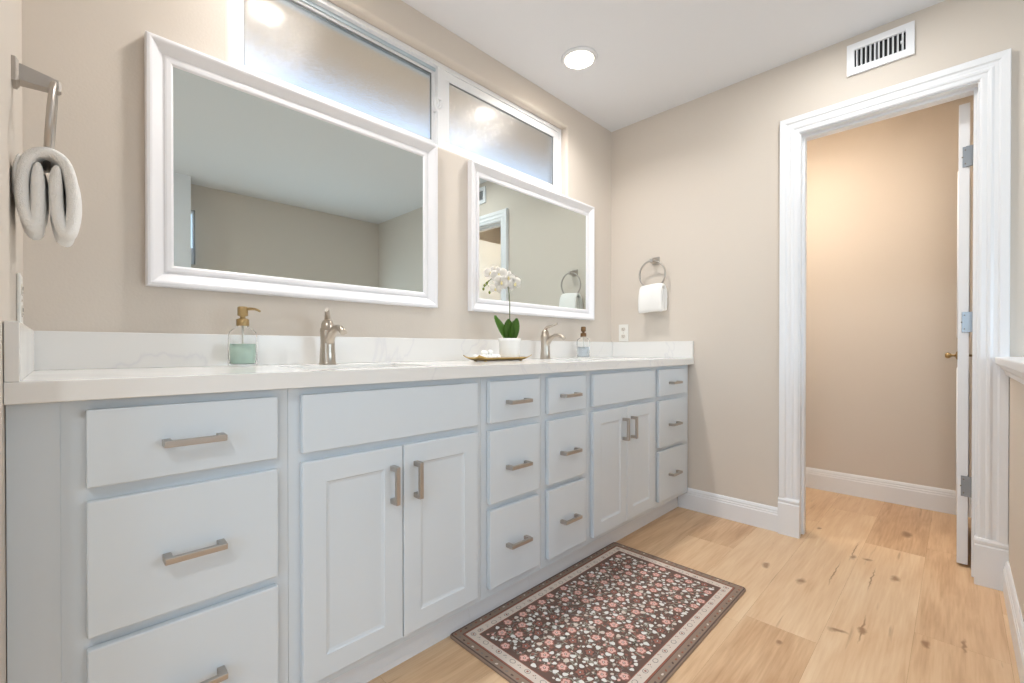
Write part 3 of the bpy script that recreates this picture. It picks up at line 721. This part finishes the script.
def towel(label, loc, rz, wid=.152):
    """same frame as the ring: sheets folded over the bottom of the ring at z=-.178"""
    bm = nb()
    def sheet(path, th, y0, y1, n=10, ny=14, ph=0.0):
        pts = [Vector((p[0], 0, p[1])) for p in path]; fine = []
        for i in range(len(pts)-1):
            p0, p1, p2, p3 = pts[max(i-1, 0)], pts[i], pts[i+1], pts[min(i+2, len(pts)-1)]
            for k_ in range(5):
                t_ = k_/5; fine.append(.5*((2*p1)+(p2-p0)*t_+(2*p0-5*p1+4*p2-p3)*t_*t_+(3*p1-p0-3*p2+p3)*t_**3))
        fine.append(pts[-1]); m_ = len(fine); outr, innr = [], []
        for i, p in enumerate(fine):
            tg = (fine[min(i+1, m_-1)]-fine[max(i-1, 0)]).normalized(); nn = Vector((tg.z, 0, -tg.x))
            e_ = min(1, .55+.45*min(i, m_-1-i)/2)
            ra, rb = [], []
            for j in range(ny+1):
                v = j/ny; y = y0+(y1-y0)*v
                flare = 1+.10*max(0, (-.19-p.z))/.16
                wav = .0022*math.sin(v*7+ph+p.z*20)
                ee = e_*(1 if 0 < j < ny else .55)
                yy = (y0+y1)/2+(y-(y0+y1)/2)*flare
                ra.append(bm.verts.new((p.x+nn.x*th*ee+wav, yy, p.z+nn.z*th*ee+.003*math.sin(v*5+ph)))); rb.append(bm.verts.new((p.x-nn.x*th*ee+wav, yy, p.z-nn.z*th*ee+.003*math.sin(v*5+ph))))
            outr.append(ra); innr.append(rb)
        for i in range(m_-1):
            for j in range(ny):
                bm.faces.new((outr[i][j], outr[i+1][j], outr[i+1][j+1], outr[i][j+1])); bm.faces.new((innr[i][j], innr[i][j+1], innr[i+1][j+1], innr[i+1][j]))
            for j, in ((0,), (ny,)):
                bm.faces.new((outr[i][j], innr[i][j], innr[i+1][j], outr[i+1][j]))
        for i in (0, m_-1):
            for j in range(ny): bm.faces.new((outr[i][j], outr[i][j+1], innr[i][j+1], innr[i][j]))
        for q_ in bm.faces: q_.smooth = True
    h = wid/2; d0 = -.050           # plane of the ring's bottom
    P = lambda d, z: (d0-d, z)       # d: towards the room
    sheet([P(-.0125, -.186), P(-.0120, -.275), P(-.0200, -.314), P(-.0315, -.275), P(-.0325, -.215), P(-.0225, -.176), P(0, -.162), P(.0225, -.174), P(.0355, -.215), P(.0375, -.272), P(.0265, -.322), P(.0145, -.280), P(.0130, -.185)], .0104, -h, h)
    sheet([P(-.0445, -.245), P(-.0455, -.210), P(-.0405, -.182)], .0042, -h*.98, h*.9, ph=2)
    bmesh.ops.recalc_face_normals(bm, faces=bm.faces[:])
    o = obj('hand_towel', bm, M['towel']); o.location = loc; o.rotation_euler = (0, 0, rz)
    sb = o.modifiers.new('soft', 'SUBSURF'); sb.levels = 1; sb.render_levels = 1
    tag(o, label, 'towel', 'white hand towels')
towel_ring('nickel towel ring on the far wall right of the mirrors', (0, -.328, 1.515), 0)
towel('white hand towel folded over the ring on the far wall', (0, -.330, 1.515), 0)
towel_ring('nickel towel ring seen edge-on on the left side wall', (XL, -.335, 1.515), PI)
towel('white hand towel hanging at the left edge beside the large mirror', (XL, -.335, 1.515), PI)

# ------------------------------------------------------------------ outlets
def outlet(label, loc, rz):
    t = thing('wall_outlet', label, 'outlet', loc, rz, 'white wall outlets')
    bm = nb(); box(bm, -.006, 0, -.035, .035, -.057, .057, .002); obj('cover_plate', bm, M['plastic'], t)
    for z in (.0235, -.0235):
        bm = nb(); seg = 20
        rings = [[bm.verts.new((-d, .0165*math.cos(2*PI*i/seg), z+max(-.0125, min(.0125, .0165*math.sin(2*PI*i/seg))))) for i in range(seg)] for d in (.0055, .0078)]
        for i in range(seg): bm.faces.new((rings[0][i], rings[0][(i+1) % seg], rings[1][(i+1) % seg], rings[1][i]))
        bm.faces.new(rings[1]); bm.faces.new(rings[0]); s = obj('socket', bm, mat('socket_plastic', (222, 214, 204), .4), t)
        bm = nb(); box(bm, -.0082, -.0079, -.0075, -.0050, z-.001, z+.007); box(bm, -.0082, -.0079, .0050, .0075, z-.001, z+.007); ellipsoid(bm, (-.0079, 0, z-.006), .0004, .0025, .0025, 8, 6)
        obj('slot', bm, M['dark'], s)
    bm = nb(); ellipsoid(bm, (-.0062, 0, 0), .0012, .003, .003, 10, 6); obj('screw', bm, M['nickel'], t)
outlet('white wall outlet above the splash below the far towel ring', (-.0005, -.097, 1.066), 0)
outlet('white wall outlet edge-on on the left wall below the towel', (XL+.0005, -.22, 1.066), PI)

# ------------------------------------------------------------------ ceiling lights and vent
def downlight(label, x, y, m):
    t = thing('recessed_or_fill_light', label, 'ceiling light', (x, y, H-.012), 0, 'recessed ceiling lights')
    bm = nb(); seg = 40
    pr = [(.071, .004), (.074, .0), (.088, .004), (.092, .0115), (.071, .0115)]
    rings = [[bm.verts.new((r_*math.cos(2*PI*i/seg), r_*math.sin(2*PI*i/seg), z)) for i in range(seg)] for r_, z in pr]
    for A, B in zip(rings, rings[1:]+rings[:1]):
        for i in range(seg): bm.faces.new((A[i], A[(i+1) % seg], B[(i+1) % seg], B[i])).smooth = True
    obj('trim_ring', bm, M['trim'], t)
    bm = nb(); lathe(bm, [(.0705, .0035), (.0705, .0115)], 0, 0, 40); obj('lens', bm, m, t)
downlight('round recessed ceiling light over the near sink, mirrored in the left pane', *LX[0], M['lens'])
downlight('round recessed ceiling light over the far sink', *LX[1], M['lens'])
downlight('added round recessed fill light in front of the doorway', -.52, -1.33, M['lens'])
downlight('added round recessed fill light at the end window behind the camera', -3.35, -2.0, M['lens'])
t = thing('flush_light', 'round warm flush ceiling light inside the room behind the doorway', 'ceiling light', (.25, -.92, 2.37))
bm = nb(); lathe(bm, [(.105, .05), (.11, .069), (.03, .0695)], 0, 0, 32); obj('base', bm, M['nickel'], t)
bm = nb(); lathe(bm, [(.02, .0), (.06, .008), (.09, .028), (.102, .05)], 0, 0, 32); obj('shade', bm, M['lens_warm'], t)

VY0, VY1, VZ0, VZ1 = -1.542, -1.302, 2.256, 2.399
off = (-.001, (VY0+VY1)/2, VZ0); t = thing('air_vent', 'white louvred air vent high on the wall above the doorway', 'vent', off)
bm = nb(); cells(bm, [VY0, VY0+.029, VY1-.029, VY1], [VZ0, VZ0+.030, VZ1-.030, VZ1], {(1, 1)}, -.014, -.001, lambda u, v, d: (d, u, v))
es = [ed for ed in bm.edges if all(abs(v.co.x+.014) < 1e-6 for v in ed.verts) and len(ed.link_faces) == 2 and abs(ed.calc_face_angle(0)) > .5]
bmesh.ops.bevel(bm, geom=es, offset=.005, segments=2, profile=.5, affect='EDGES')
obj('frame', bm, M['trim'], t, off)
bm = nb(); box(bm, -.0022, -.0012, VY0+.029, VY1-.029, VZ0+.030, VZ1-.030); obj('duct', bm, M['dark'], t, off)
for i in range(11):
    y = VY0+.029+(VY1-VY0-.058)*(i+.5)/11
    bm = nb(); a = .0048; b_ = .0010
    sk = .0045 if i < 6 else -.0035
    vs = [(-.0115, y-b_+sk*0), (-.0115, y+b_+.001), (-.0026, y+b_+.001+sk), (-.0026, y-b_+sk)]
    lo = [bm.verts.new((x, yy, VZ0+.030)) for x, yy in vs]; hi = [bm.verts.new((x, yy, VZ1-.030)) for x, yy in vs]
    for j in range(4): bm.faces.new((lo[j], lo[(j+1) % 4], hi[(j+1) % 4], hi[j]))
    bm.faces.new(lo[::-1]); bm.faces.new(hi); obj('louvre', bm, M['trim'], t, off)
bm = nb(); box(bm, -.017, -.004, VY0+.040, VY0+.047, VZ0+.064, VZ0+.074, .001); obj('lever', bm, M['trim'], t, off)

# ------------------------------------------------------------------ rug
RX0, RX1, RY0, RY1 = -1.748, -.734, -1.090, -.4815; ZR = .009
RM = [mat('rug_brown', (108, 84, 74), .95, bump=(500, .6, .001)), mat('rug_edge', (146, 124, 108), .95, bump=(400, .6, .001)), mat('rug_stripe', (96, 76, 68), .95), mat('rug_rust', (150, 92, 74), .95),
      mat('rug_cream', (216, 202, 190), .95, bump=(500, .6, .001)), mat('rug_pink', (226, 180, 168), .95), mat('rug_white', (228, 225, 220), .95), mat('rug_leaf', (168, 164, 150), .95), mat('rug_grey', (128, 118, 112), .95), mat('rug_rose', (156, 104, 92), .95)]
bm = nb(); rw, rd = (RX1-RX0)/2, (RY1-RY0)/2; rcx, rcy = (RX0+RX1)/2, (RY0+RY1)/2
def ring_pts(d, z, r_=.014): return [bm.verts.new((rcx+x, rcy+y, z)) for x, y in rrect(rw-d, rd-d, max(.002, r_-d), 4)]
lv = [(0, 0, 1), (0, .006, 1), (.003, ZR, 1), (.008, ZR, 2), (.012, ZR, 1), (.032, ZR, 1), (.034, ZR, 2), (.040, ZR, 3), (.046, ZR, 4), (.072, ZR, 4), (.075, ZR, 3), (.079, ZR, 0)]
prev = None; first = None
for d, z, mi in lv:
    rg = ring_pts(d, z)
    if prev:
        n = len(rg)
        for i in range(n): bm.faces.new((prev[i], prev[(i+1) % n], rg[(i+1) % n], rg[i])).material_index = mi
    else: first = rg
    prev = rg
bm.faces.new(prev).material_index = 0; bm.faces.new(first[::-1]).material_index = 1
def poly(pts, z, mi):
    fc = bm.faces.new([bm.verts.new((x, y, z)) for x, y in pts]); fc.material_index = mi
def blob(cx, cy, r_, z, mi, n=8, e_=1.0, rot=0.0, jit=.12):
    ph = random.uniform(0, 6); p = []
    for i in range(n):
        a = 2*PI*i/n; rr_ = r_*(1+jit*math.sin(3*a+ph)); x, y = rr_*math.cos(a), rr_*e_*math.sin(a)
        p.append((cx+x*math.cos(rot)-y*math.sin(rot), cy+x*math.sin(rot)+y*math.cos(rot)))
    poly(p, z, mi)
fx0, fx1, fy0, fy1 = RX0+.082, RX1-.082, RY0+.082, RY1-.082
def scatter(n, dmin, others, tries=6000):
    out = []
    for _ in range(tries):
        x, y = random.uniform(fx0+.008, fx1-.008), random.uniform(fy0+.008, fy1-.008)
        if all((x-a)**2+(y-b_)**2 > dmin**2 for a, b_ in out) and all((x-a)**2+(y-b_)**2 > (dd)**2 for a, b_, dd in others):
            out.append((x, y))
            if len(out) >= n: break
    return out
pinks = scatter(125, .051, []); oth = [(a, b_, .0225) for a, b_ in pinks]
whites = scatter(230, .027, oth); oth += [(a, b_, .014) for a, b_ in whites]
smalls = scatter(300, .015, oth); oth += [(a, b_, .010) for a, b_ in smalls]
for _ in range(2400):                                                # stems and leaves
    x, y = random.uniform(fx0+.012, fx1-.012), random.uniform(fy0+.012, fy1-.012); a = random.uniform(0, 2*PI); l = random.uniform(.006, .012)
    blob(x, y, l, ZR+.0002, random.choice((7, 7, 8, 9)), 6, .22, a, 0)
for (x, y) in smalls: blob(x, y, random.uniform(.0045, .0065), ZR+.0003, random.choice((6, 6, 5, 9, 4)), 7, .8, random.uniform(0, 3))
for (x, y) in whites: blob(x, y, random.uniform(.0075, .0105), ZR+.0004, random.choice((6, 6, 6, 4)), 10, .8, random.uniform(0, 3), .15)
for (x, y) in pinks:
    a0 = random.uniform(0, 6); c_ = random.choice((5, 5, 5, 5, 9)); blob(x, y, .0180, ZR+.00035, 9 if c_ == 5 else 2, 10, .9, a0, .06)
    for i in range(5):
        a = a0+2*PI*i/5; blob(x+.0078*math.cos(a), y+.0078*math.sin(a), .0066, ZR+.0004+.00002*i, c_, 8, .85, a, .05)
    blob(x, y, .0050, ZR+.0006, 9 if c_ == 5 else 0, 8); blob(x, y, .0024, ZR+.0007, 6, 6)
def along(n, d, fn):
    L_ = [((RX0+d, RY0+d), (RX1-d, RY0+d)), ((RX1-d, RY0+d), (RX1-d, RY1-d)), ((RX1-d, RY1-d), (RX0+d, RY1-d)), ((RX0+d, RY1-d), (RX0+d, RY0+d))]
    for (a, b_) in L_:
        ln = math.hypot(b_[0]-a[0], b_[1]-a[1]); m_ = int(ln/n)
        for i in range(m_): t_ = i/m_; fn(a[0]+(b_[0]-a[0])*t_, a[1]+(b_[1]-a[1])*t_, i, math.atan2(b_[1]-a[1], b_[0]-a[0]))
def cream_motif(x, y, i, a):
    if i % 2 == 0:
        blob(x, y, .0105, ZR+.0003, 8, 12, .8, a, 0); blob(x, y, .0085, ZR+.0004, 4, 12, .8, a, 0)
        if i % 4 == 0: blob(x, y, .004, ZR+.0005, 9, 7)
    else:
        for dx_, dy_ in ((.004, .003), (-.003, -.004), (.0, .007)): blob(x+dx_, y+dy_, .0032, ZR+.0003, random.choice((8, 7, 9)), 6, .5, random.uniform(0, 3))
along(.030, .059, cream_motif)
along(.022, .017, lambda x, y, i, a: blob(x, y, .0058, ZR+.0003, (3, 8, 2, 3, 4)[i % 5], 6, .6, a+.6*(i % 2)))
for rm_ in RM: bsdf(rm_).inputs['Sheen Weight'].default_value = 0.06
rug = obj('rug', bm, RM, None, (rcx, rcy, 0))
tag(rug, 'brown floral bath rug with cream border on the oak floor before the vanity', 'rug')
